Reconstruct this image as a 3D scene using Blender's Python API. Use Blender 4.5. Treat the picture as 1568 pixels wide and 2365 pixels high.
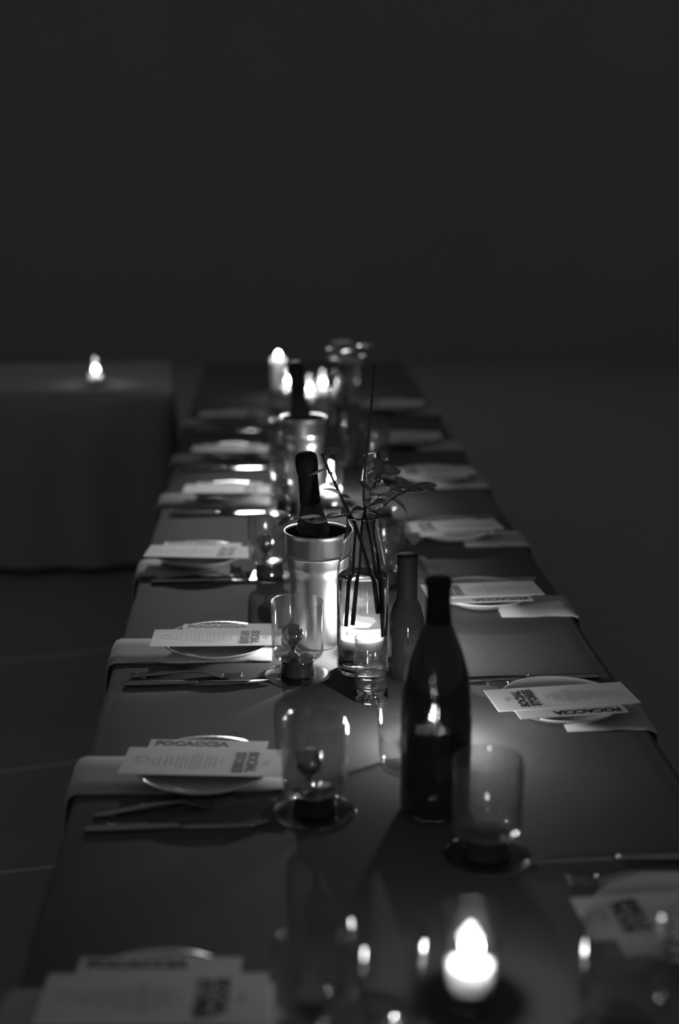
import bpy, bmesh, math, random
from mathutils import Vector, Matrix

# ------------------------------------------------------------------ clear
for o in list(bpy.data.objects):
    bpy.data.objects.remove(o, do_unlink=True)
scene = bpy.context.scene
C = scene.collection
R = math.radians
TZ = 0.75                      # height of the table top

# ------------------------------------------------------------------ camera
cam_d = bpy.data.cameras.new('camera')
cam = bpy.data.objects.new('camera', cam_d)
C.objects.link(cam)
cam.location = (0, 0, TZ + 0.88)
cam.rotation_euler = (R(90 - 13.943), 0, R(-2.8755))
cam_d.sensor_fit = 'VERTICAL'
cam_d.sensor_height = 36.0
cam_d.sensor_width = 24.0
cam_d.lens = 50.0
cam_d.clip_start = 0.05
cam_d.dof.use_dof = True
cam_d.dof.focus_distance = 2.46
cam_d.dof.aperture_fstop = 1.7
scene.camera = cam

# ------------------------------------------------------------------ world, exposure
AMBIENT = 0.058
world = bpy.data.worlds.new('dim_room_light')
scene.world = world
world.use_nodes = True
bg = world.node_tree.nodes['Background']
bg.inputs[0].default_value = (1, 1, 1, 1)
bg.inputs[1].default_value = AMBIENT
vs = scene.view_settings
vs.view_transform = 'Standard'
vs.look = 'None'
vs.exposure = 0.0
vs.gamma = 1.0
vs.use_curve_mapping = False
try:
    scene.cycles.caustics_reflective = False
    scene.cycles.caustics_refractive = False
    scene.cycles.transparent_max_bounces = 24
    scene.cycles.max_bounces = 14
    scene.cycles.transmission_bounces = 12
except Exception:
    pass

# ------------------------------------------------------------------ materials
def grey(v):
    return (v, v, v, 1)

def new_mat(name):
    m = bpy.data.materials.new(name)
    m.use_nodes = True
    nt = m.node_tree
    nt.nodes.clear()
    out = nt.nodes.new('ShaderNodeOutputMaterial')
    return m, nt, out

def principled(name, v, rough=0.6, metal=0.0, bump=None, var=None, spec=0.5, trans=0.0, ior=1.45):
    m, nt, out = new_mat(name)
    p = nt.nodes.new('ShaderNodeBsdfPrincipled')
    p.inputs['Base Color'].default_value = grey(v)
    p.inputs['Roughness'].default_value = rough
    p.inputs['Metallic'].default_value = metal
    p.inputs['Specular IOR Level'].default_value = spec
    p.inputs['Transmission Weight'].default_value = trans
    p.inputs['IOR'].default_value = ior
    nt.links.new(p.outputs[0], out.inputs[0])
    tc = nt.nodes.new('ShaderNodeTexCoord')
    if var:
        sc, lo, hi = var
        n = nt.nodes.new('ShaderNodeTexNoise'); n.inputs['Scale'].default_value = sc
        n.inputs['Detail'].default_value = 4
        r = nt.nodes.new('ShaderNodeMapRange')
        r.inputs[1].default_value = 0.3; r.inputs[2].default_value = 0.7
        r.inputs[3].default_value = lo; r.inputs[4].default_value = hi
        nt.links.new(tc.outputs['Object'], n.inputs['Vector'])
        nt.links.new(n.outputs[0], r.inputs[0])
        nt.links.new(r.outputs[0], p.inputs['Base Color'])
    if bump:
        sc, st = bump
        n = nt.nodes.new('ShaderNodeTexNoise'); n.inputs['Scale'].default_value = sc
        n.inputs['Detail'].default_value = 5
        b = nt.nodes.new('ShaderNodeBump'); b.inputs['Strength'].default_value = st
        b.inputs['Distance'].default_value = 0.002
        nt.links.new(tc.outputs['Object'], n.inputs['Vector'])
        nt.links.new(n.outputs[0], b.inputs['Height'])
        nt.links.new(b.outputs[0], p.inputs['Normal'])
    return m

def weave(name, v, scale=900, strength=0.25, rough=0.9, wrinkle=0.3):
    """woven linen: two crossed fine waves for relief plus broad soft creases"""
    m, nt, out = new_mat(name)
    p = nt.nodes.new('ShaderNodeBsdfPrincipled')
    p.inputs['Roughness'].default_value = rough
    p.inputs['Specular IOR Level'].default_value = 0.04
    nt.links.new(p.outputs[0], out.inputs[0])
    tc = nt.nodes.new('ShaderNodeTexCoord')
    w1 = nt.nodes.new('ShaderNodeTexWave'); w1.bands_direction = 'X'; w1.inputs['Scale'].default_value = scale / 6.28
    w2 = nt.nodes.new('ShaderNodeTexWave'); w2.bands_direction = 'Y'; w2.inputs['Scale'].default_value = scale / 6.28
    mx = nt.nodes.new('ShaderNodeMath'); mx.operation = 'MULTIPLY'
    nz = nt.nodes.new('ShaderNodeTexNoise'); nz.inputs['Scale'].default_value = 5.0; nz.inputs['Detail'].default_value = 3
    for w in (w1, w2, nz):
        nt.links.new(tc.outputs['Object'], w.inputs['Vector'])
    nt.links.new(w1.outputs['Fac'], mx.inputs[0]); nt.links.new(w2.outputs['Fac'], mx.inputs[1])
    b = nt.nodes.new('ShaderNodeBump'); b.inputs['Strength'].default_value = strength; b.inputs['Distance'].default_value = 0.0004
    b2 = nt.nodes.new('ShaderNodeBump'); b2.inputs['Strength'].default_value = wrinkle; b2.inputs['Distance'].default_value = 0.01
    nt.links.new(mx.outputs[0], b.inputs['Height']); nt.links.new(nz.outputs[0], b2.inputs['Height'])
    nt.links.new(b2.outputs[0], b.inputs['Normal']); nt.links.new(b.outputs[0], p.inputs['Normal'])
    n2 = nt.nodes.new('ShaderNodeTexNoise'); n2.inputs['Scale'].default_value = 180; n2.inputs['Detail'].default_value = 3
    nt.links.new(tc.outputs['Object'], n2.inputs['Vector'])
    r = nt.nodes.new('ShaderNodeMapRange')
    r.inputs[1].default_value = 0.25; r.inputs[2].default_value = 0.75
    r.inputs[3].default_value = v * 0.88; r.inputs[4].default_value = v * 1.12
    nt.links.new(n2.outputs[0], r.inputs[0]); nt.links.new(r.outputs[0], p.inputs['Base Color'])
    return m

def thin_glass(name, tint=0.97, diffuse=0.0, dval=0.2, rough=0.05, edge=0.9, base=0.05, refr=0.0):
    """thin-walled glass: straight-through transmission plus a Fresnel-like gloss"""
    m, nt, out = new_mat(name)
    lw = nt.nodes.new('ShaderNodeLayerWeight'); lw.inputs[0].default_value = 0.5
    pw = nt.nodes.new('ShaderNodeMath'); pw.operation = 'POWER'; pw.inputs[1].default_value = 3.0
    ma = nt.nodes.new('ShaderNodeMath'); ma.operation = 'MULTIPLY_ADD'
    ma.inputs[1].default_value = edge; ma.inputs[2].default_value = base
    nt.links.new(lw.outputs['Facing'], pw.inputs[0]); nt.links.new(pw.outputs[0], ma.inputs[0])
    tr = nt.nodes.new('ShaderNodeBsdfTransparent'); tr.inputs[0].default_value = grey(tint)
    gl = nt.nodes.new('ShaderNodeBsdfGlossy'); gl.inputs['Roughness'].default_value = rough
    src = tr
    if diffuse > 0:
        df = nt.nodes.new('ShaderNodeBsdfDiffuse'); df.inputs[0].default_value = grey(dval)
        mx0 = nt.nodes.new('ShaderNodeMixShader'); mx0.inputs[0].default_value = diffuse
        nt.links.new(tr.outputs[0], mx0.inputs[1]); nt.links.new(df.outputs[0], mx0.inputs[2])
        src = mx0
    if refr > 0:
        rf = nt.nodes.new('ShaderNodeBsdfGlass'); rf.inputs['Roughness'].default_value = 0.0; rf.inputs['IOR'].default_value = 1.45
        mx1 = nt.nodes.new('ShaderNodeMixShader'); mx1.inputs[0].default_value = refr
        nt.links.new(src.outputs[0], mx1.inputs[1]); nt.links.new(rf.outputs[0], mx1.inputs[2])
        src = mx1
    mx = nt.nodes.new('ShaderNodeMixShader')
    nt.links.new(ma.outputs[0], mx.inputs[0]); nt.links.new(src.outputs[0], mx.inputs[1]); nt.links.new(gl.outputs[0], mx.inputs[2])
    nt.links.new(mx.outputs[0], out.inputs[0])
    return m

def emission(name, strength):
    m, nt, out = new_mat(name)
    e = nt.nodes.new('ShaderNodeEmission')
    e.inputs[0].default_value = (1, 1, 1, 1); e.inputs[1].default_value = strength
    nt.links.new(e.outputs[0], out.inputs[0])
    return m

def wax_mat():
    m = principled('white_wax', 0.85, 0.5)
    p = [n for n in m.node_tree.nodes if n.type == 'BSDF_PRINCIPLED'][0]
    p.inputs['Subsurface Weight'].default_value = 1.0
    p.inputs['Subsurface Radius'].default_value = (1, 1, 1)
    p.inputs['Subsurface Scale'].default_value = 0.02
    return m

M = {
    'cloth': weave('grey_linen', 0.125),
    'cloth2': weave('pale_linen_side', 0.42),
    'napkin': weave('pale_linen', 0.46, scale=1200, wrinkle=0.15),
    'floor': principled('dark_floor', 0.25, 0.8, bump=(60, 0.2), var=(7, 0.27, 0.295)),
    'wall': principled('dark_plaster', 0.35, 0.95, bump=(40, 0.2), spec=0.1, var=(1.5, 0.347, 0.362)),
    'seam': principled('floor_strip', 0.85, 0.5),
    'wood': principled('table_wood', 0.2, 0.6, var=(9, 0.14, 0.24)),
    'china': principled('white_glazed_china', 0.72, 0.12),
    'paper': principled('white_paper', 0.80, 0.75, spec=0.2, var=(300, 0.77, 0.83)),
    'ink': principled('black_ink', 0.025, 0.7, spec=0.2),
    'ink_grey': principled('grey_ink', 0.52, 0.7, spec=0.2),
    'steel': principled('polished_steel', 0.50, 0.10, metal=1.0),
    'bucket': principled('brushed_steel', 0.85, 0.28, metal=1.0, bump=(25, 0.05)),
    'chrome': principled('dark_chrome', 0.50, 0.04, metal=1.0),
    'dark_base': principled('smoked_glass_base', 0.035, 0.08),
    'glass': thin_glass('clear_glass', refr=0.1),
    'holder': thin_glass('clear_holder_glass'),
    'foot': thin_glass('clear_glass_foot', tint=0.86),
    'bottle': thin_glass('dark_bottle_glass', tint=0.12, diffuse=0.35, dval=0.08, rough=0.05, base=0.06),
    'foil': principled('black_foil', 0.02, 0.7, spec=0.2),
    'carafe': principled('carafe_glass', 1.0, 0.0, trans=1.0, ior=1.48),
    'water': principled('water', 0.95, 0.0, trans=1.0, ior=1.33),
    'wax': wax_mat(),
    'wick': principled('wick', 0.03, 0.9),
    'stem': principled('dark_twig', 0.06, 0.7, bump=(200, 0.3)),
    'leaf': principled('dark_leaf', 0.28, 0.45, var=(60, 0.20, 0.36)),
    'dark_inside': principled('bucket_inside', 0.03, 0.6),  # inner wall of the cooler, coloured near black so the opening reads dark
}
# ------------------------------------------------------------------ mesh helpers
def link(name, me, mat=None, parent=None, loc=(0, 0, 0), rot=(0, 0, 0), smooth=True):
    o = bpy.data.objects.new(name, me)
    C.objects.link(o)
    if mat is not None and not me.materials:
        me.materials.append(mat)
    if smooth:
        for p in me.polygons:
            p.use_smooth = True
    if parent is not None:
        o.parent = parent
    o.location = loc
    o.rotation_euler = rot
    return o

def mesh_from(name, verts, faces):
    me = bpy.data.meshes.new(name)
    me.from_pydata([tuple(v) for v in verts], [], faces)
    me.update()
    return me

def lathe(name, prof, n=40, closed=False):
    """revolve (r, z) pairs; closed joins last to first"""
    V, F = [], []
    idx = []
    for r, z in prof:
        if r < 1e-6:
            idx.append([len(V)]); V.append((0, 0, z))
        else:
            idx.append(list(range(len(V), len(V) + n)))
            for k in range(n):
                a = 2 * math.pi * k / n
                V.append((r * math.cos(a), r * math.sin(a), z))
    pairs = list(zip(idx[:-1], idx[1:]))
    if closed:
        pairs.append((idx[-1], idx[0]))
    for a, b in pairs:
        for k in range(n):
            k2 = (k + 1) % n
            if len(a) == 1 and len(b) == 1:
                continue
            if len(a) == 1:
                F.append((a[0], b[k2], b[k]))
            elif len(b) == 1:
                F.append((a[k], a[k2], b[0]))
            else:
                F.append((a[k], a[k2], b[k2], b[k]))
    me = mesh_from(name, V, F)
    bm = bmesh.new(); bm.from_mesh(me); bmesh.ops.recalc_face_normals(bm, faces=bm.faces); bm.to_mesh(me); bm.free()
    return me

def loft(name, secs, n=12):
    """elliptical sections along x: (x, y, z, half width, half thickness)"""
    V, F = [], []
    for (x, y, z, w, t) in secs:
        for k in range(n):
            a = 2 * math.pi * k / n
            V.append((x, y + w * math.cos(a), z + t * math.sin(a)))
    for i in range(len(secs) - 1):
        for k in range(n):
            k2 = (k + 1) % n
            F.append((i * n + k, i * n + k2, (i + 1) * n + k2, (i + 1) * n + k))
    F.append(tuple(range(n - 1, -1, -1)))
    F.append(tuple((len(secs) - 1) * n + k for k in range(n)))
    me = mesh_from(name, V, F)
    bm = bmesh.new(); bm.from_mesh(me); bmesh.ops.recalc_face_normals(bm, faces=bm.faces); bm.to_mesh(me); bm.free()
    return me

def tube(name, pts, rads, n=8):
    V, F = [], []
    P = [Vector(p) for p in pts]
    up = Vector((0.3, 1, 0.2)).normalized()
    for i, p in enumerate(P):
        t = (P[min(i + 1, len(P) - 1)] - P[max(i - 1, 0)]).normalized()
        a = t.cross(up).normalized(); b = t.cross(a).normalized()
        for k in range(n):
            an = 2 * math.pi * k / n
            V.append(p + (a * math.cos(an) + b * math.sin(an)) * rads[i])
    for i in range(len(P) - 1):
        for k in range(n):
            k2 = (k + 1) % n
            F.append((i * n + k, i * n + k2, (i + 1) * n + k2, (i + 1) * n + k))
    F.append(tuple(range(n - 1, -1, -1))); F.append(tuple((len(P) - 1) * n + k for k in range(n)))
    me = mesh_from(name, V, F)
    bm = bmesh.new(); bm.from_mesh(me); bmesh.ops.recalc_face_normals(bm, faces=bm.faces); bm.to_mesh(me); bm.free()
    return me

def spline(pts, n=8):
    """Catmull-Rom through the points"""
    P = [Vector(p) for p in pts]
    P = [P[0] * 2 - P[1]] + P + [P[-1] * 2 - P[-2]]
    out = []
    for i in range(1, len(P) - 2):
        for k in range(n):
            t = k / n
            a, b, c, d = P[i - 1], P[i], P[i + 1], P[i + 2]
            out.append(0.5 * ((2 * b) + (c - a) * t + (2 * a - 5 * b + 4 * c - d) * t * t + (3 * b - a - 3 * c + d) * t ** 3))
    out.append(P[-2])
    return out

def box_mesh(name, sx, sy, sz, bev=0.003):
    """box with its base at z = 0"""
    bm = bmesh.new()
    bmesh.ops.create_cube(bm, size=1)
    for v in bm.verts:
        v.co.x *= sx; v.co.y *= sy; v.co.z = (v.co.z + 0.5) * sz
    if bev:
        bmesh.ops.bevel(bm, geom=list(bm.edges), offset=bev, segments=2, affect='EDGES')
    me = bpy.data.meshes.new(name); bm.to_mesh(me); bm.free()
    return me

def prism(name, outline, h, bev=0.0):
    """extrude a 2-D outline from z = 0 to h"""
    bm = bmesh.new()
    vs_ = [bm.verts.new((x, y, 0)) for x, y in outline]
    f = bm.faces.new(vs_)
    r = bmesh.ops.extrude_face_region(bm, geom=[f])
    for v in [e for e in r['geom'] if isinstance(e, bmesh.types.BMVert)]:
        v.co.z = h
    bmesh.ops.recalc_face_normals(bm, faces=bm.faces)
    me = bpy.data.meshes.new(name); bm.to_mesh(me); bm.free()
    return me

def text_mesh(body, size, bold=0.02, align='CENTER'):
    cu = bpy.data.curves.new('lettering', 'FONT')
    cu.body = body; cu.size = size; cu.offset = bold * size
    cu.align_x = align; cu.align_y = 'CENTER'
    cu.resolution_u = 3
    cu.fill_mode = 'FRONT'
    ob = bpy.data.objects.new('lettering_tmp', cu)
    C.objects.link(ob)
    dg = bpy.context.evaluated_depsgraph_get(); dg.update()
    me = bpy.data.meshes.new_from_object(ob.evaluated_get(dg))
    bpy.data.objects.remove(ob, do_unlink=True)
    bpy.data.curves.remove(cu)
    me.materials.clear()
    return me

def thing(name, label, cat, loc, rz=0.0, group=None):
    o = bpy.data.objects.new(name, None)
    C.objects.link(o)
    o.empty_display_size = 0.03
    o.location = loc; o.rotation_euler = (0, 0, rz)
    o['label'] = label; o['category'] = cat
    if group:
        o['group'] = group
    return o

def tag(o, label, cat, group=None):
    o['label'] = label; o['category'] = cat
    if group:
        o['group'] = group
    return o

def part(name, me, mat, parent, loc=(0, 0, 0), rot=(0, 0, 0), smooth=True, label=None):
    o = link(name, me, mat, parent, loc, rot, smooth)
    if label:
        o['label'] = label
    return o

def struct(name, me, mat, loc=(0, 0, 0), rot=(0, 0, 0), smooth=False):
    o = link(name, me, mat, None, loc, rot, smooth)
    o['kind'] = 'structure'
    return o

# ------------------------------------------------------------------ the room
def grid_plane(name, sx, sy, nx, ny):
    V = [(sx * (i / nx - 0.5), sy * (j / ny - 0.5), 0) for j in range(ny + 1) for i in range(nx + 1)]
    F = [(j * (nx + 1) + i, j * (nx + 1) + i + 1, (j + 1) * (nx + 1) + i + 1, (j + 1) * (nx + 1) + i) for j in range(ny) for i in range(nx)]
    return mesh_from(name, V, F)

struct('floor', grid_plane('floor', 24, 24, 4, 4), M['floor'], (0, 2, 0))
struct('wall_back', box_mesh('wall_back', 24, 0.2, 7.0, 0), M['wall'], (0, 12.1, 0))
# thin floor strips beside the table, pale colour standing in for a metal glint
for n, (a, b) in enumerate([((-0.90, 3.60), (-0.32, 3.775)), ((-0.80, 3.045), (-0.32, 3.139)), ((-1.05, 4.50), (-0.36, 4.69))], 1):
    a, b = Vector((*a, 0)), Vector((*b, 0)); d = b - a
    struct('trim_%d' % n, box_mesh('trim', d.length, 0.007, 0.003, 0.001), M['seam'], (a + b) / 2, (0, 0, math.atan2(d.y, d.x)))

# ------------------------------------------------------------------ pin spot on the back wall, above the frame
def pin_spot(loc, target, power, half_deg):
    loc = Vector(loc); d = (Vector(target) - loc).normalized()
    q = d.to_track_quat('-Z', 'Y')
    t = thing('pin_spot_lamp', 'small black pin spot lamp high on the back wall', 'lamp', loc)
    t.rotation_mode = 'QUATERNION'; t.rotation_quaternion = q
    part('housing', lathe('housing', [(0.068, 0.0), (0.072, 0.002), (0.072, 0.16), (0.060, 0.20), (0, 0.20), ], 32), M['foil'], t)
    part('lens', lathe('lens', [(0, 0.010), (0.064, 0.010), (0.064, 0.014), (0, 0.014)], 32), flame_mat(140.0), t)
    part('bracket', tube('bracket', [(0, 0, 0.19), (0, 0.06, 0.30), (0, 0.15, 0.42)], [0.012, 0.012, 0.012], 10), M['foil'], t)
    ld = bpy.data.lights.new('pin_spot', 'SPOT')
    ld.energy = power; ld.spot_size = R(2 * half_deg); ld.spot_blend = 1.0; ld.shadow_soft_size = 0.06
    lo = bpy.data.objects.new('pin_spot_beam', ld); C.objects.link(lo)
    lo.parent = t; lo.location = (0, 0, -0.005)
FLAME = {}
def flame_mat(s_):
    if s_ not in FLAME:
        FLAME[s_] = emission('lit_glow', s_)
    return FLAME[s_]
pin_spot((-0.10, 11.55, TZ + 2.62), (0.04, 3.05, TZ), 2050.0, 3.35)

# ------------------------------------------------------------------ tables and their cloths
def cloth_mesh(name, x0, x1, y0, y1, drop, seed):
    rnd = random.Random(seed)
    ph = [rnd.uniform(0, 6.28) for _ in range(8)]
    # ring profile outwards from the rim: (outward offset, drop, fold weight)
    prof = [(-0.03, 0.0, 0), (-0.012, 0.0, 0), (-0.006, -0.0005, 0), (0.0, -0.0006, 0), (0.006, -0.0004, 0.02), (0.011, -0.002, 0.05), (0.0145, -0.008, 0.08),
            (0.016, -0.03, 0.15), (0.018, -0.1, 0.4), (0.022, -0.2, 0.7), (0.026, -drop, 1.0)]
    # perimeter samples with rounded corners
    per = []
    rc = 0.012
    L, W = y1 - y0, x1 - x0
    ny, nx = max(20, int(L / 0.04)), max(10, int(W / 0.04))
    def seg(ax, ay, bx, by, n):
        for i in range(n):
            t = i / n
            per.append((ax + (bx - ax) * t, ay + (by - ay) * t))
    seg(x0, y0, x1, y0, nx); seg(x1, y0, x1, y1, ny); seg(x1, y1, x0, y1, nx); seg(x0, y1, x0, y0, ny)
    n = len(per)
    V, F = [], []
    def nrm(i):
        x, y = per[i]
        e = 1e-6
        v = Vector((0, 0, 0))
        if abs(x - x0) < e: v.x -= 1
        if abs(x - x1) < e: v.x += 1
        if abs(y - y0) < e: v.y -= 1
        if abs(y - y1) < e: v.y += 1
        if v.x and v.y:
            v *= 0.85
        return v
    s = 0.0
    for ri, (off, dz, fw) in enumerate(prof):
        s = 0
        for i, (x, y) in enumerate(per):
            s = i * 0.04
            v = nrm(i)
            f = fw * (0.018 * math.sin(s * 21 + ph[0] + 1.2 * math.sin(s * 3.1 + ph[1])) + 0.01 * math.sin(s * 9.5 + ph[2]))
            o = off + f
            V.append((x + v.x * o, y + v.y * o, dz))
    for ri in range(len(prof) - 1):
        for i in range(n):
            j = (i + 1) % n
            F.append((ri * n + i, ri * n + j, (ri + 1) * n + j, (ri + 1) * n + i))
    F.append(tuple(range(n - 1, -1, -1)))
    me = mesh_from(name, V, F)
    bm = bmesh.new(); bm.from_mesh(me); bmesh.ops.recalc_face_normals(bm, faces=bm.faces); bm.to_mesh(me); bm.free()
    # make sure the top faces up
    if me.polygons[-1].normal.z < 0:
        me.flip_normals()
    return me

TX0, TX1, TY0, TY1 = -0.270, 0.585, 0.72, 6.30
def make_table(label, x0, x1, y0, y1, loc=(0, 0), rz=0.0):
    t = thing('banquet_table', label, 'table', (loc[0], loc[1], 0), rz)
    top = box_mesh('tabletop', x1 - x0, y1 - y0, 0.032, 0.003)
    part('tabletop', top, M['wood'], t, ((x0 + x1) / 2, (y0 + y1) / 2, TZ - 0.0345), smooth=False)
    lm = box_mesh('leg', 0.05, 0.05, TZ - 0.0345, 0.004)
    k = 4 if (y1 - y0) > 3 else 2
    for sx in (x0 + 0.08, x1 - 0.08):
        for i in range(k):
            yy = y0 + 0.15 + (y1 - y0 - 0.3) * i / (k - 1)
            part('leg', lm, M['wood'], t, (sx, yy, 0), smooth=False)
    return t

make_table('long banquet table hidden under the grey cloth', TX0, TX1, TY0, TY1)
tc = link('tablecloth', cloth_mesh('tablecloth', TX0, TX1, TY0, TY1, 0.40, 3), M['cloth'], None, (0, 0, TZ), smooth=True)
tag(tc, 'long grey linen cloth covering the set dining table', 'tablecloth')

sx, sy, srz = -0.40, 5.62, R(4)
make_table('side table behind at left carrying one candle', -1.75, 0.0, 0.0, 0.75, (sx, sy), srz)
tc2 = link('tablecloth', cloth_mesh('tablecloth', -1.75, 0.0, 0.0, 0.75, 0.72, 9), M['cloth2'], None, (sx, sy, TZ), (0, 0, srz))
tag(tc2, 'dim grey cloth on the side table in the left background', 'tablecloth')

Z0 = TZ                       # things stand on the cloth

# ------------------------------------------------------------------ shared meshes for the place settings
# plate: coupe with a low foot and a lifted rim
plate_me = lathe('plate', [(0, 0.004), (0.05, 0.004), (0.055, 0.0), (0.060, 0.0), (0.063, 0.004), (0.085, 0.010), (0.098, 0.0185), (0.1005, 0.0205),
                           (0.1000, 0.0222), (0.097, 0.0212), (0.083, 0.0135), (0.06, 0.0085), (0, 0.0075)], 56)
NAPT = 0.005

def napkin_mesh(x_out, x_in, w):
    """folded napkin lying across the table edge: local x from the table edge inwards, hanging at the outer end"""
    path = [(x_in, 0.0), (x_in - 0.05, 0.0)]
    steps = 8
    for i in range(1, steps + 1):
        path.append((x_in - 0.05 + (x_out - (x_in - 0.05)) * i / steps, 0.0))
    # over the rim of the cloth
    path += [(x_out - 0.010, 0.0005), (x_out - 0.018, -0.002), (x_out - 0.0225, -0.009), (x_out - 0.0245, -0.03), (x_out - 0.032, -0.10), (x_out - 0.046, -0.16)]
    V, F = [], []
    m = 6
    T = NAPT
    P = [Vector((x, 0, z)) for x, z in path]
    for i, p in enumerate(P):
        t = (P[min(i + 1, len(P) - 1)] - P[max(i - 1, 0)]).normalized()
        nn = Vector((t.z, 0, -t.x))
        if nn.z < 0 and i < 6: nn = -nn
        ring = []
        prof = [(-w / 2, 0.0), (-w / 2 - 0.0015, T * 0.5), (-w / 2, T), (-w / 6, T * 1.03), (w / 6, T * 1.03), (w / 2, T), (w / 2 + 0.0015, T * 0.5), (w / 2, 0.0)]
        for (yy, tt) in prof:
            q = p + nn * (tt + 0.0006)
            V.append((q.x, yy + 0.002 * math.sin(i * 0.8), q.z))
    k = 8
    for i in range(len(P) - 1):
        for j in range(k):
            j2 = (j + 1) % k
            F.append((i * k + j, i * k + j2, (i + 1) * k + j2, (i + 1) * k + j))
    F.append(tuple(range(k))); F.append(tuple((len(P) - 1) * k + j for j in range(k - 1, -1, -1)))
    me = mesh_from('napkin', V, F)
    bm = bmesh.new(); bm.from_mesh(me); bmesh.ops.recalc_face_normals(bm, faces=bm.faces); bm.to_mesh(me); bm.free()
    return me

# knife: handle and blade along +x (tip at the inner end)
knife_handle_me = loft('handle', [(0.000, 0, 0.0045, 0.003, 0.0015), (0.003, 0, 0.0045, 0.0075, 0.0032), (0.012, 0, 0.0045, 0.0095, 0.0040), (0.05, 0, 0.0045, 0.0090, 0.0038),
                                  (0.10, 0, 0.0045, 0.0070, 0.0034), (0.118, 0, 0.0045, 0.0062, 0.0032), (0.124, 0, 0.0045, 0.0072, 0.0034), (0.128, 0, 0.0045, 0.0066, 0.0026)], 14)
knife_blade_me = loft('blade', [(0.127, 0, 0.0045, 0.0068, 0.0016), (0.14, -0.001, 0.0045, 0.0092, 0.0013), (0.19, -0.001, 0.0044, 0.0100, 0.0011), (0.225, 0.0005, 0.0043, 0.0088, 0.0009),
                                (0.240, 0.003, 0.0043, 0.0058, 0.0007), (0.247, 0.005, 0.0043, 0.0026, 0.0006), (0.250, 0.006, 0.0043, 0.0006, 0.0004)], 14)
# fork: handle, neck and four tines with the usual lift
fork_handle_me = loft('handle', [(0.000, 0, 0.004, 0.003, 0.0012), (0.003, 0, 0.004, 0.0075, 0.0022), (0.014, 0, 0.0042, 0.0100, 0.0026), (0.05, 0, 0.0070, 0.0075, 0.0025), (0.09, 0, 0.0105, 0.0048, 0.0024),
                                 (0.122, 0, 0.0115, 0.0042, 0.0024), (0.136, 0, 0.0090, 0.0075, 0.0018), (0.146, 0, 0.0062, 0.0118, 0.0014), (0.156, 0, 0.0042, 0.0128, 0.0012), (0.164, 0, 0.0034, 0.0125, 0.0011)], 14)
tine_me = loft('tine', [(0.162, 0, 0.0035, 0.0023, 0.0010), (0.175, 0, 0.0034, 0.0021, 0.0010), (0.190, 0, 0.0048, 0.0017, 0.0009), (0.200, 0, 0.0066, 0.0006, 0.0005)], 8)

# menu strip and card
MW, MH, MT = 0.236, 0.094, 0.0009
def paper_mesh(name, w, h, curl, t=MT, nx=16):
    V, F = [], []
    for s in (0, 1):
        for i in range(nx + 1):
            x = w * (i / nx - 0.5)
            z = curl * (2 * x / w) ** 2
            for y in (-h / 2, h / 2):
                V.append((x, y, z + t * s))
    o = 2 * (nx + 1)
    for i in range(nx):
        a = 2 * i
        F.append((a, a + 1, a + 3, a + 2)); F.append((o + a, o + a + 2, o + a + 3, o + a + 1))
        F.append((a, a + 2, o + a + 2, o + a)); F.append((a + 1, o + a + 1, o + a + 3, a + 3))
    F.append((0, o, o + 1, 1)); F.append((2 * nx, 2 * nx + 1, o + 2 * nx + 1, o + 2 * nx))
    me = mesh_from(name, V, F)
    bm = bmesh.new(); bm.from_mesh(me); bmesh.ops.recalc_face_normals(bm, faces=bm.faces); bm.to_mesh(me); bm.free()
    return me
menu_me = paper_mesh('menu_sheet', MW, MH, 0.0)
card_me = paper_mesh('card_sheet', 0.177, 0.105, 0.0)
soc_me = text_mesh('SOCIAL', 0.0205, 0.055)
sto_me = text_mesh('STORES', 0.0205, 0.055)
foc_me = text_mesh('FOCACCIA', 0.0220, 0.05, 'LEFT')

def small_print_mesh():
    rnd = random.Random(5)
    V, F = [], []
    cols = [(-0.074, 0.022), (-0.066, 0.030), (-0.056, 0.034), (-0.048, 0.026), (-0.040, 0.040), (-0.033, 0.046), (-0.026, 0.036), (-0.018, 0.050), (-0.012, 0.056), (-0.006, 0.048),
            (0.003, 0.042), (0.009, 0.030), (0.016, 0.036), (0.026, 0.022), (0.088, 0.012), (0.093, 0.018)]
    for cx, ln in cols:
        y = -ln / 2
        while y < ln / 2:
            l = rnd.uniform(0.003, 0.007)
            y2 = min(y + l, ln / 2)
            b = len(V)
            V += [(cx - 0.0014, y, 0), (cx + 0.0014, y, 0), (cx + 0.0014, y2, 0), (cx - 0.0014, y2, 0)]
            F.append((b, b + 1, b + 2, b + 3))
            y = y2 + 0.0012
    return mesh_from('small_print', V, F)
print_me = small_print_mesh()
ring_me = lathe('emblem', [(0.0105, 0), (0.0088, 0)], 28)

# goblet
G_H, G_R = 0.137, 0.0455
bowl_me = lathe('bowl', [(0, 0.0335), (0.028, 0.0338), (0.038, 0.0355), (0.0432, 0.0395), (0.0450, 0.046), (G_R, 0.054), (G_R, G_H - 0.001), (G_R - 0.0006, G_H), (G_R - 0.0014, G_H - 0.0003),
                         (G_R - 0.0018, G_H - 0.002), (G_R - 0.0018, 0.054), (0.0432, 0.0475), (0.0415, 0.0420), (0.037, 0.0386), (0.028, 0.0372), (0, 0.037)], 56)
gstem_me = lathe('stem', [(0, 0.0035), (0.030, 0.0035), (0.0315, 0.006), (0.0308, 0.010), (0.0285, 0.020), (0.0285, 0.026), (0.030, 0.0315), (0.028, 0.0335), (0, 0.0335)], 40)
gfoot_me = lathe('foot', [(0, 0.0003), (0.054, 0.0003), (0.0575, 0.0012), (0.0585, 0.0024), (0.0570, 0.0034), (0.045, 0.0036), (0, 0.0036)], 56)
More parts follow.
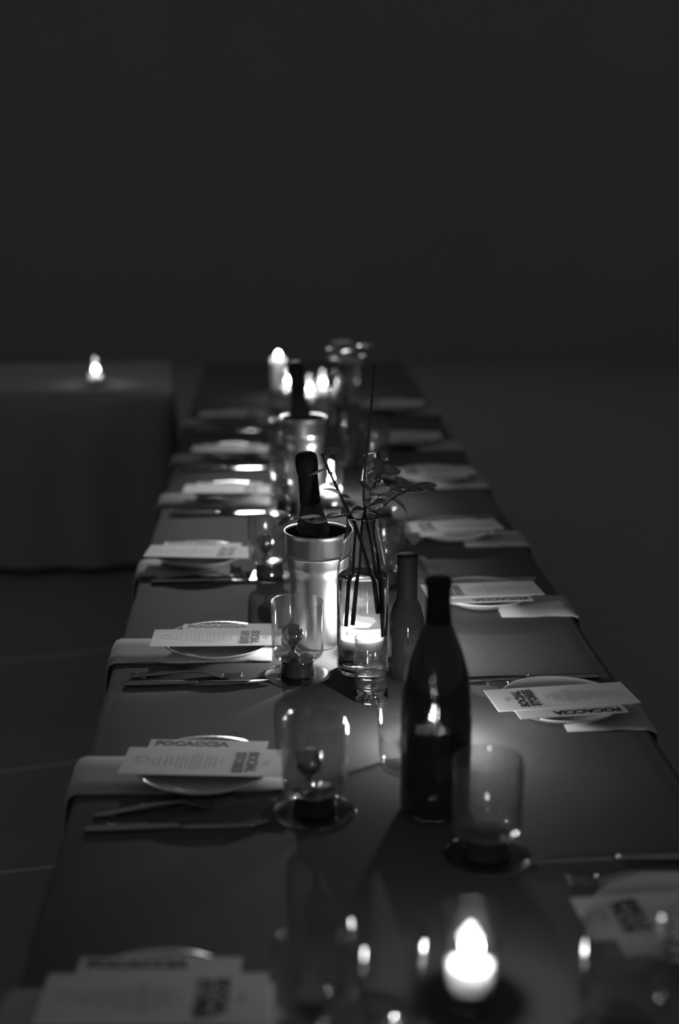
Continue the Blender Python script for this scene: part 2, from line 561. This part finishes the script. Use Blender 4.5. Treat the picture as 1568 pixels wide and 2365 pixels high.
ball_me = lathe('ball', [(0.0195 * math.sin(math.pi * i / 20), -0.0195 * math.cos(math.pi * i / 20)) for i in range(21)], 32)
bstem_me = lathe('ball_stem', [(0, 0.0372), (0.012, 0.0372), (0.011, 0.0395), (0.005, 0.043), (0.0042, 0.05), (0.006, 0.0565), (0.0095, 0.0590), (0.006, 0.0612), (0, 0.0615)], 24)

def goblet(loc, label, rz=0.0, group='goblets along the table', ball=True):
    g = thing('goblet', label, 'glass', loc, rz, group)
    part('foot', gfoot_me, M['foot'], g)
    part('stem', gstem_me, M['dark_base'], g, label='dark squat stem')
    part('bowl', bowl_me, M['glass'], g)
    if not ball:
        return g
    bs = part('ball_stem', bstem_me, M['chrome'], g, (-0.008, 0.0, 0))
    part('ball', ball_me, M['chrome'], bs, (0, 0, 0.076), label='shiny dark ball')
    return g

ORD = ['nearest', 'second', 'third', 'fourth', 'fifth', 'sixth', 'farthest']

def setting(side, i, px, py, rot, menu_dx=0.0, nap_dy=0.0, nap_in=0.27, knife=(-0.185, 0.0), fork=(-0.14, 4.0), gob=(0.155, -0.145), card_dx=0.0, ball=True):
    s = 'left' if side == 'L' else 'right'
    base_rz = 0.0 if side == 'L' else math.pi
    o = ORD[i]
    where = '%s %s-hand place from the camera' % (o, s)
    sg = 1 if side == 'L' else -1
    def W(lx, ly):
        return (px + sg * lx, py + sg * ly)
    edge = TX0 if side == 'L' else TX1
    # napkin: world-aligned, hung over the table edge
    nx, ny = edge, py + sg * nap_dy
    n = link('napkin', napkin_mesh(0.0, nap_in, 0.125), M['napkin'], None, (nx, ny, Z0), (0, 0, base_rz))
    tag(n, 'pale folded napkin over the table edge, %s' % where, 'napkin', 'napkins under the plates')
    zp = Z0 + NAPT + 0.0012
    p = link('plate', plate_me, M['china'], None, (px, py, zp))
    tag(p, 'round white side plate, %s' % where, 'plate', 'plates along the table')
    zt = zp + 0.0224
    c = thing('bread_card', 'white bold-printed card under the menu, %s' % where, 'card', (*W(card_dx, 0.028), zt), base_rz + R(rot), 'cards under the menus')
    part('sheet', card_me, M['paper'], c, smooth=False)
    part('lettering', foc_me, M['ink'], c, (-0.080, 0.0375, MT + 0.0004), smooth=False, label='bold black word')
    mn = thing('menu', 'long white menu strip on the plate, %s' % where, 'menu', (*W(menu_dx, 0.0), zt + MT + 0.0003), base_rz + R(rot), 'menus on the plates')
    part('sheet', menu_me, M['paper'], mn, smooth=False)
    tz = MT + 0.0004
    part('lettering', soc_me, M['ink'], mn, (0.069, 0.001, tz), (0, 0, -math.pi / 2), smooth=False, label='bold black word')
    part('lettering', sto_me, M['ink'], mn, (0.050, -0.001, tz), (0, 0, -math.pi / 2), smooth=False, label='bold black word')
    part('emblem', ring_me, M['ink_grey'], mn, (-0.092, 0.004, tz), smooth=False)
    part('small_print', print_me, M['ink_grey'], mn, (0, 0, tz), smooth=False)['kind'] = 'stuff'
    # cutlery on the diner's right
    kx = (TX0 + 0.014 - px) if side == 'L' else (px - TX1 + 0.014)
    k = thing('knife', 'polished steel table knife, %s' % where, 'knife', (*W(kx, knife[0]), Z0), base_rz + R(knife[1]), 'knives beside the plates')
    part('handle', knife_handle_me, M['steel'], k)
    part('blade', knife_blade_me, M['steel'], k)
    f = thing('fork', 'polished steel fork next to the knife, %s' % where, 'fork', (*W(kx + 0.008, fork[0]), Z0), base_rz + R(fork[1]), 'forks beside the plates')
    part('handle', fork_handle_me, M['steel'], f)
    for q in (-1.5, -0.5, 0.5, 1.5):
        part('tine', tine_me, M['steel'], f, (0, q * 0.0066, 0))
    # goblet
    if gob:
        goblet((*W(*gob), Z0), ('clear goblet with shiny ball inside, %s' if ball else 'clear goblet with dark stem, %s') % where, base_rz, ball=ball)

LEFT = [  # plate x, y, menu rotation
    (-0.127, 1.325, -2.5, dict(gob=(0.170, -0.075))),
    (-0.100, 1.925, -5.5, dict(gob=(0.157, -0.110), nap_dy=0.02, nap_in=0.285, knife=(-0.152, 1.0), fork=(-0.108, 9.0))),
    (-0.100, 2.478, -1.5, dict(gob=(0.145, -0.123), nap_dy=0.01, knife=(-0.160, 0.0), fork=(-0.118, -3.0), card_dx=0.022)),
    (-0.158, 3.068, -6.0, dict(gob=(0.155, -0.10), nap_dy=-0.035, nap_in=0.18, knife=(-0.137, 0.5), fork=(-0.105, 2))),
    (-0.110, 3.690, -3.0, dict(nap_dy=-0.01, knife=(-0.165, 1), fork=(-0.13, 3))),
    (-0.115, 4.230, -3.0, dict(nap_dy=-0.02, knife=(-0.165, 2), fork=(-0.13, 3))),
    (-0.120, 4.830, -2.0, dict(nap_dy=-0.02, knife=(-0.165, 0), fork=(-0.13, 3))),
]
RIGHT = [
    (0.470, 1.470, 4.0, dict(gob=(0.195, -0.205), nap_dy=0.05, nap_in=0.13, ball=False)),
    (0.470, 2.155, 6.5, dict(gob=None, nap_in=0.12, nap_dy=0.015, knife=(-0.16, 0), fork=(-0.125, -2))),
    (0.428, 2.750, 4.5, dict(gob=(0.19, -0.15), nap_in=0.13, nap_dy=0.03, knife=(-0.16, 0))),
    (0.431, 3.270, 7.0, dict(nap_dy=0.025, nap_in=0.13)),
    (0.455, 3.880, 5.0, dict(nap_dy=0.025, nap_in=0.13)),
    (0.425, 4.410, 2.0, dict(nap_dy=0.025, nap_in=0.13)),
    (0.440, 5.030, 3.0, dict(nap_dy=0.025, nap_in=0.13)),
]
for i, (x, y, r, kw) in enumerate(LEFT):
    setting('L', i, x, y, r, **kw)
for i, (x, y, r, kw) in enumerate(RIGHT):
    setting('R', i, x, y, r, **kw)
goblet((0.352, 1.265, Z0), 'clear goblet with dark stem at the bottom right corner of the picture', math.pi, ball=False)

# plain tumblers in the middle of the table
tumb_me = lathe('tumbler', [(0, 0.0), (0.038, 0.0), (0.0415, 0.003), (0.0440, 0.03), (0.0455, 0.0955), (0.0448, 0.097), (0.0440, 0.0955), (0.0425, 0.03), (0.0395, 0.012), (0.036, 0.009), (0, 0.008)], 56)
for (x, y, lab) in [(0.112, 1.330, 'plain clear tumbler left of the front candle'), (0.200, 1.955, 'plain clear tumbler partly hidden behind the tall dark bottle')]:
    t = link('tumbler', tumb_me, M['holder'], None, (x, y, Z0 + 0.0005))
    tag(t, lab, 'glass', 'plain tumblers')

# ------------------------------------------------------------------ candles
VH, VR = 0.110, 0.031
holder_me = lathe('holder', [(0, 0.0005), (VR - 0.002, 0.0005), (VR, 0.003), (VR, VH - 0.001), (VR - 0.001, VH), (VR - 0.002, VH - 0.001), (VR - 0.0022, 0.018), (VR - 0.005, 0.0145), (0, 0.013)], 48)
wax_me = lathe('wax', [(0, 0.0150), (0.0245, 0.0150), (0.0270, 0.018), (0.0275, 0.044), (0.0262, 0.0455), (0.02, 0.0435), (0.006, 0.0425), (0, 0.0425)], 40)
wick_me = tube('wick', [(0, 0, 0.042), (0.0003, 0, 0.050), (0.0012, 0, 0.058)], [0.0009, 0.0009, 0.0007], 6)
flame_me = {}
def flame_mesh(fw=1.25, fh=0.85):
    prof = [(0, 0.0), (0.0035, 0.0015), (0.0058, 0.006), (0.0062, 0.010), (0.0050, 0.017), (0.0028, 0.025), (0.0010, 0.031), (0, 0.034)]
    return lathe('flame', [(r * fw, z * fh) for r, z in prof], 14)

def candle(x, y, label, power, group='votive candles', fw=1.25, fh=0.85, low=0.0):
    c = thing('votive_candle', label, 'candle', (x, y, Z0), 0, group)
    part('holder', holder_me, M['holder'], c)
    h = (0.0455 - 0.0150 - low) / (0.0455 - 0.0150)      # a lower candle is burnt further down
    w = part('wax', wax_me, M['wax'], c, (0, 0, 0.0150 * (1 - h)))
    w.scale = (1, 1, h)
    part('wick', wick_me, M['wick'], c, (0, 0, -low))
    part('flame', flame_mesh(fw, fh), flame_mat(power), c, (0.001, 0, 0.0570 - low), label='bright candle flame')
    return c

P1 = 2000.0
candle(0.208, 1.351, 'lit votive candle glowing at the bottom of the picture', 70.0, fw=2.0, fh=0.9)
candle(0.247, 2.040, 'lit votive candle right behind the tall dark bottle', P1 * 0.28, fw=1.5, fh=0.9, low=0.02)
candle(0.172, 2.465, 'lit votive candle behind the glass carafe beside the steel cooler', P1 * 0.8, low=0.014)
candle(0.160, 3.625, 'lit votive candle right of the second steel cooler', P1 * 0.25)
candle(0.073, 5.344, 'leftmost of the three lit votive candles near the far end', P1 * 0.045, fw=1.4, fh=0.65)
candle(0.203, 5.305, 'rightmost of the three lit votive candles near the far end', P1 * 0.045, fw=1.4, fh=0.65)
candle(0.150, 5.160, 'middle of the three lit votive candles near the far end', P1 * 0.045, fw=1.4, fh=0.65)
candle(-0.690, 5.690, 'lit votive candle alone on the side table at left', P1 * 0.03, fw=1.6, fh=0.65)

# unlit votive glass with a thick clear base
uv = thing('votive_glass', 'small clear votive glass with thick base in front of the carafe', 'glass', (0.165, 2.235, Z0))
part('wall', lathe('wall', [(0.0255, 0.0225), (0.0275, 0.0225), (0.0277, 0.109), (0.0270, 0.110), (0.0262, 0.109), (0.0258, 0.026)], 48, closed=True), M['glass'], uv)
part('base', lathe('base', [(0, 0.0005), (0.026, 0.0005), (0.0288, 0.003), (0.0292, 0.009), (0.0275, 0.0215), (0.0252, 0.0225), (0.020, 0.0215), (0, 0.019)], 48), M['carafe'], uv)
part('water', lathe('water', [(0, 0.0232), (0.0240, 0.0232), (0.0252, 0.0262), (0.0254, 0.046), (0.0240, 0.0452), (0, 0.0450)], 40), M['water'], uv)

# pillar candle at the far end
pl = thing('pillar_candle', 'tall pale pillar candle burning at the far end', 'candle', (0.038, 5.53, Z0))
part('wax', lathe('wax', [(0, 0.0005), (0.028, 0.0005), (0.030, 0.003), (0.030, 0.122), (0.028, 0.126), (0.024, 0.124), (0.012, 0.117), (0, 0.116)], 36), M['wax'], pl)
part('wick', tube('wick', [(0, 0, 0.115), (0.0004, 0, 0.124), (0.0012, 0, 0.131)], [0.0009, 0.0009, 0.0007], 6), M['wick'], pl)
part('flame', flame_mesh(1.4, 0.65), flame_mat(P1 * 0.045), pl, (0.001, 0, 0.1315), label='bright candle flame')

# ------------------------------------------------------------------ steel wine coolers
BR = 0.059
bucket_me = lathe('body', [(0, 0.0005), (0.040, 0.0005), (0.0435, 0.004), (0.0450, 0.012), (0.0475, 0.060), (0.0500, 0.135), (0.0510, 0.146), (0.0535, 0.1500), (0.0545, 0.157), (0.0552, 0.172),
                           (0.0560, 0.174), (0.0575, 0.1755), (0.0560, 0.177), (0.0562, 0.180), (0.0578, 0.210), (0.0592, 0.2165), (0.0605, 0.2185), (0.0600, 0.2205), (0.0585, 0.2200), (0.0575, 0.2170)], 64)
inside_me = lathe('inside', [(0.0575, 0.2170), (0.0555, 0.2100), (0.0530, 0.160), (0.0485, 0.130), (0.0455, 0.055), (0.042, 0.010), (0, 0.008)], 64)
champ_prof = [(0, 0.0), (0.030, 0.0), (0.0335, 0.004), (0.0340, 0.012), (0.0340, 0.150), (0.0325, 0.175), (0.0275, 0.200), (0.0215, 0.222), (0.0180, 0.240), (0.0175, 0.250), (0, 0.250)]
champ_me = lathe('bottle_body', champ_prof, 40)
cfoil_me = lathe('foil', [(0, 0.236), (0.0184, 0.236), (0.0190, 0.240), (0.0182, 0.262), (0.0180, 0.292), (0.0196, 0.296), (0.0205, 0.306), (0.0205, 0.318), (0.0188, 0.327), (0.0120, 0.332), (0, 0.333)], 32)

def bucket(x, y, label, bottle_label, lean=(0.0, 0.0), off=(0, 0)):
    b = thing('wine_cooler', label, 'wine cooler', (x, y, Z0), 0, 'steel wine coolers')
    part('body', bucket_me, M['bucket'], b)
    part('inside', inside_me, M['dark_inside'], b, label='dark inside of the cooler')
    if bottle_label:
        bt = thing('champagne_bottle', bottle_label, 'bottle', (x + off[0], y + off[1], Z0 + 0.036), 0, 'bottles in the coolers')
        bt.rotation_euler = (lean[1], lean[0], 0)
        part('bottle_body', champ_me, M['bottle'], bt)
        part('foil', cfoil_me, M['foil'], bt)

bucket(0.085, 2.520, 'polished steel wine cooler beside the glass carafe', 'dark foil-topped bottle leaning in the front wine cooler', (R(-5.0), R(1.0)), (0.009, 0))
bucket(0.090, 3.700, 'blurred steel wine cooler, second one down the table', 'dark bottle standing in the second wine cooler', (R(-5), 0), (0.008, 0))

# ------------------------------------------------------------------ dark bottles
tb = thing('wine_bottle', 'tall dark wine bottle in front of a lit candle', 'bottle', (0.224, 1.815, Z0))
part('bottle_body', lathe('bottle_body', [(0, 0.004), (0.034, 0.002), (0.043, 0.0005), (0.048, 0.004), (0.049, 0.012), (0.049, 0.140), (0.0478, 0.168), (0.0435, 0.200), (0.0350, 0.232), (0.0250, 0.258), (0.0182, 0.275), (0.0165, 0.290), (0, 0.290)], 48), M['bottle'], tb)
part('foil', lathe('foil', [(0, 0.262), (0.0185, 0.2745), (0.0172, 0.290), (0.0165, 0.310), (0.0165, 0.322), (0.0182, 0.324), (0.0182, 0.333), (0.0168, 0.336), (0, 0.336)], 32), M['foil'], tb)
sb = thing('small_bottle', 'short dark bottle with a wide dark cap beside the carafe', 'bottle', (0.234, 2.338, Z0))
part('bottle_body', lathe('bottle_body', [(0, 0.003), (0.026, 0.0005), (0.031, 0.003), (0.032, 0.01), (0.032, 0.095), (0.030, 0.112), (0.024, 0.132), (0.018, 0.145), (0.0165, 0.155), (0, 0.155)], 40), M['bottle'], sb)
part('cap', lathe('cap', [(0, 0.140), (0.0175, 0.142), (0.0178, 0.150), (0.0174, 0.218), (0.0165, 0.2225), (0.012, 0.224), (0, 0.2243)], 32), M['foil'], sb)

# ------------------------------------------------------------------ carafes with twigs
cprof_o = [(0, 0.0005), (0.042, 0.0005), (0.0450, 0.004), (0.0455, 0.012), (0.0455, 0.178), (0.0435, 0.196), (0.0380, 0.222), (0.0315, 0.250), (0.0285, 0.268), (0.0290, 0.280), (0.0300, 0.284)]
cprof_i = [(0.0285, 0.2842), (0.0274, 0.280), (0.0268, 0.268), (0.0296, 0.250), (0.0360, 0.222), (0.0414, 0.196), (0.0432, 0.178), (0.0432, 0.014), (0.040, 0.0085), (0, 0.0075)]
carafe_me = lathe('body', cprof_o + cprof_i, 64)
water_me = lathe('water', [(0, 0.0079), (0.0396, 0.0089), (0.0428, 0.0142), (0.0428, 0.176), (0.0420, 0.1775), (0, 0.1770)], 56)

def leaf_mesh(ln, w, bend, seed):
    rnd = random.Random(seed)
    V, F = [], []
    n = 6
    for i in range(n + 1):
        t = i / n
        ww = w * math.sin(math.pi * min(1, t * 0.92 + 0.06)) ** 0.8
        z = bend * t * t
        for s in (-1, 0, 1):
            V.append((t * ln, s * ww * 0.5, z + abs(s) * ww * 0.18))
    for i in range(n):
        for s in (0, 1):
            a = i * 3 + s
            F.append((a, a + 1, a + 4, a + 3))
    m0 = len(V)
    V2 = [(x, y, z - 0.0004) for x, y, z in V]
    F2 = [tuple(m0 + q for q in reversed(f)) for f in F]
    # rim
    border = [i * 3 for i in range(n + 1)] + [n * 3 + 1] + [i * 3 + 2 for i in range(n, -1, -1)] + [1]
    F3 = [(border[k], border[(k + 1) % len(border)], m0 + border[(k + 1) % len(border)], m0 + border[k]) for k in range(len(border))]
    me = mesh_from('leaf', V + V2, F + F2 + F3)
    bm = bmesh.new(); bm.from_mesh(me); bmesh.ops.recalc_face_normals(bm, faces=bm.faces); bm.to_mesh(me); bm.free()
    return me
LEAVES = [leaf_mesh(0.045, 0.022, -0.010, 1), leaf_mesh(0.034, 0.019, -0.012, 2), leaf_mesh(0.054, 0.024, 0.006, 3), leaf_mesh(0.026, 0.015, -0.004, 4)]
for m_ in LEAVES:
    m_.materials.append(M['leaf'])

def twig(origin, pts, r0, r1, leaves, label, seed, group='twigs in the carafes'):
    """one cut branch: stem tube plus separate leaves; pts relative to origin"""
    rnd = random.Random(seed)
    t = thing('leafy_twig', label, 'twig', origin, 0, group)
    P = spline(pts, 8)
    n = len(P)
    part('stem', tube('stem', P, [r0 + (r1 - r0) * i / (n - 1) for i in range(n)], 8), M['stem'], t)
    for (frac, az, el, kind, sc) in leaves:
        p = P[min(n - 1, int(frac * (n - 1)))]
        o = part('leaf', LEAVES[kind], M['leaf'], t, p, (rnd.uniform(-0.9, 0.9), -R(el), R(az)))
        o.scale = (sc, sc, sc)
    return t

def carafe(x, y, label):
    c = thing('carafe', label, 'carafe', (x, y, Z0), 0, 'glass carafes')
    part('body', carafe_me, M['carafe'], c)
    part('water', water_me, M['water'], c)
    return c

cx, cy = 0.160, 2.375
carafe(cx, cy, 'clear glass carafe of water holding twigs in sharp focus')
O = (cx, cy, Z0)
rl = random.Random(21)
def rleaves(n, f0, f1, lo=0.6, hi=1.3):
    return [(f0 + (f1 - f0) * (i + rl.random()) / n, rl.uniform(0, 360), rl.uniform(-35, 40), rl.choice([0, 1, 2, 3]), rl.uniform(lo, hi)) for i in range(n)]
twig(O, [(0.020, 0.005, 0.105), (0.012, 0.0, 0.180), (-0.012, -0.004, 0.262), (-0.030, 0.0, 0.300), (-0.052, 0.020, 0.345), (-0.070, 0.035, 0.385)], 0.0034, 0.0022,
     rleaves(7, 0.55, 1.0), 'thick dark twig bending left out of the front carafe', 1)
twig(O, [(0.026, 0.010, 0.060), (0.022, 0.004, 0.170), (0.014, 0.002, 0.235), (0.004, 0.0, 0.285), (0.002, 0.01, 0.340), (0.010, 0.015, 0.420), (0.020, 0.02, 0.540)], 0.0030, 0.0022,
     rleaves(4, 0.5, 0.75, 0.6, 1.0), 'tall thin bare-topped twig rising from the front carafe', 2)
twig(O, [(0.030, -0.006, 0.090), (0.026, -0.006, 0.200), (0.018, -0.006, 0.270), (0.045, -0.01, 0.310), (0.075, 0.0, 0.325), (0.105, 0.01, 0.330)], 0.0027, 0.0012,
     rleaves(13, 0.5, 1.0, 0.7, 1.3), 'leafy twig arching right out of the front carafe', 3)
twig(O, [(-0.010, 0.020, 0.080), (-0.004, 0.014, 0.200), (0.0, 0.008, 0.275), (0.018, 0.02, 0.320), (0.028, 0.03, 0.360), (0.030, 0.04, 0.390)], 0.0027, 0.0012,
     rleaves(12, 0.55, 1.0, 0.7, 1.3), 'leafy twig standing upright in the front carafe', 4)
twig(O, [(-0.020, 0.010, 0.080), (-0.016, 0.008, 0.200), (-0.016, 0.006, 0.275), (-0.060, -0.04, 0.290), (-0.110, -0.05, 0.292), (-0.135, -0.05, 0.288)], 0.0027, 0.0012,
     rleaves(8, 0.6, 1.0, 0.5, 0.9), 'leafy twig reaching left in front of the steel cooler', 5)

cx2, cy2 = 0.222, 4.15
carafe(cx2, cy2, 'blurred glass carafe with twigs behind the second cooler')
O2 = (cx2, cy2, Z0)
twig(O2, [(0.0, 0.0, 0.09), (0.006, 0.0, 0.26), (0.03, 0.0, 0.31), (0.06, 0.02, 0.35)], 0.0024, 0.0012, rleaves(14, 0.4, 1.0, 0.9, 1.6), 'blurred leafy twig leaning right in the far carafe', 6)
twig(O2, [(0.01, 0.01, 0.09), (0.0, 0.01, 0.26), (-0.01, 0.0, 0.31), (-0.045, 0.02, 0.36)], 0.0024, 0.0012, rleaves(12, 0.4, 1.0, 0.9, 1.5), 'blurred leafy twig leaning left in the far carafe', 7)
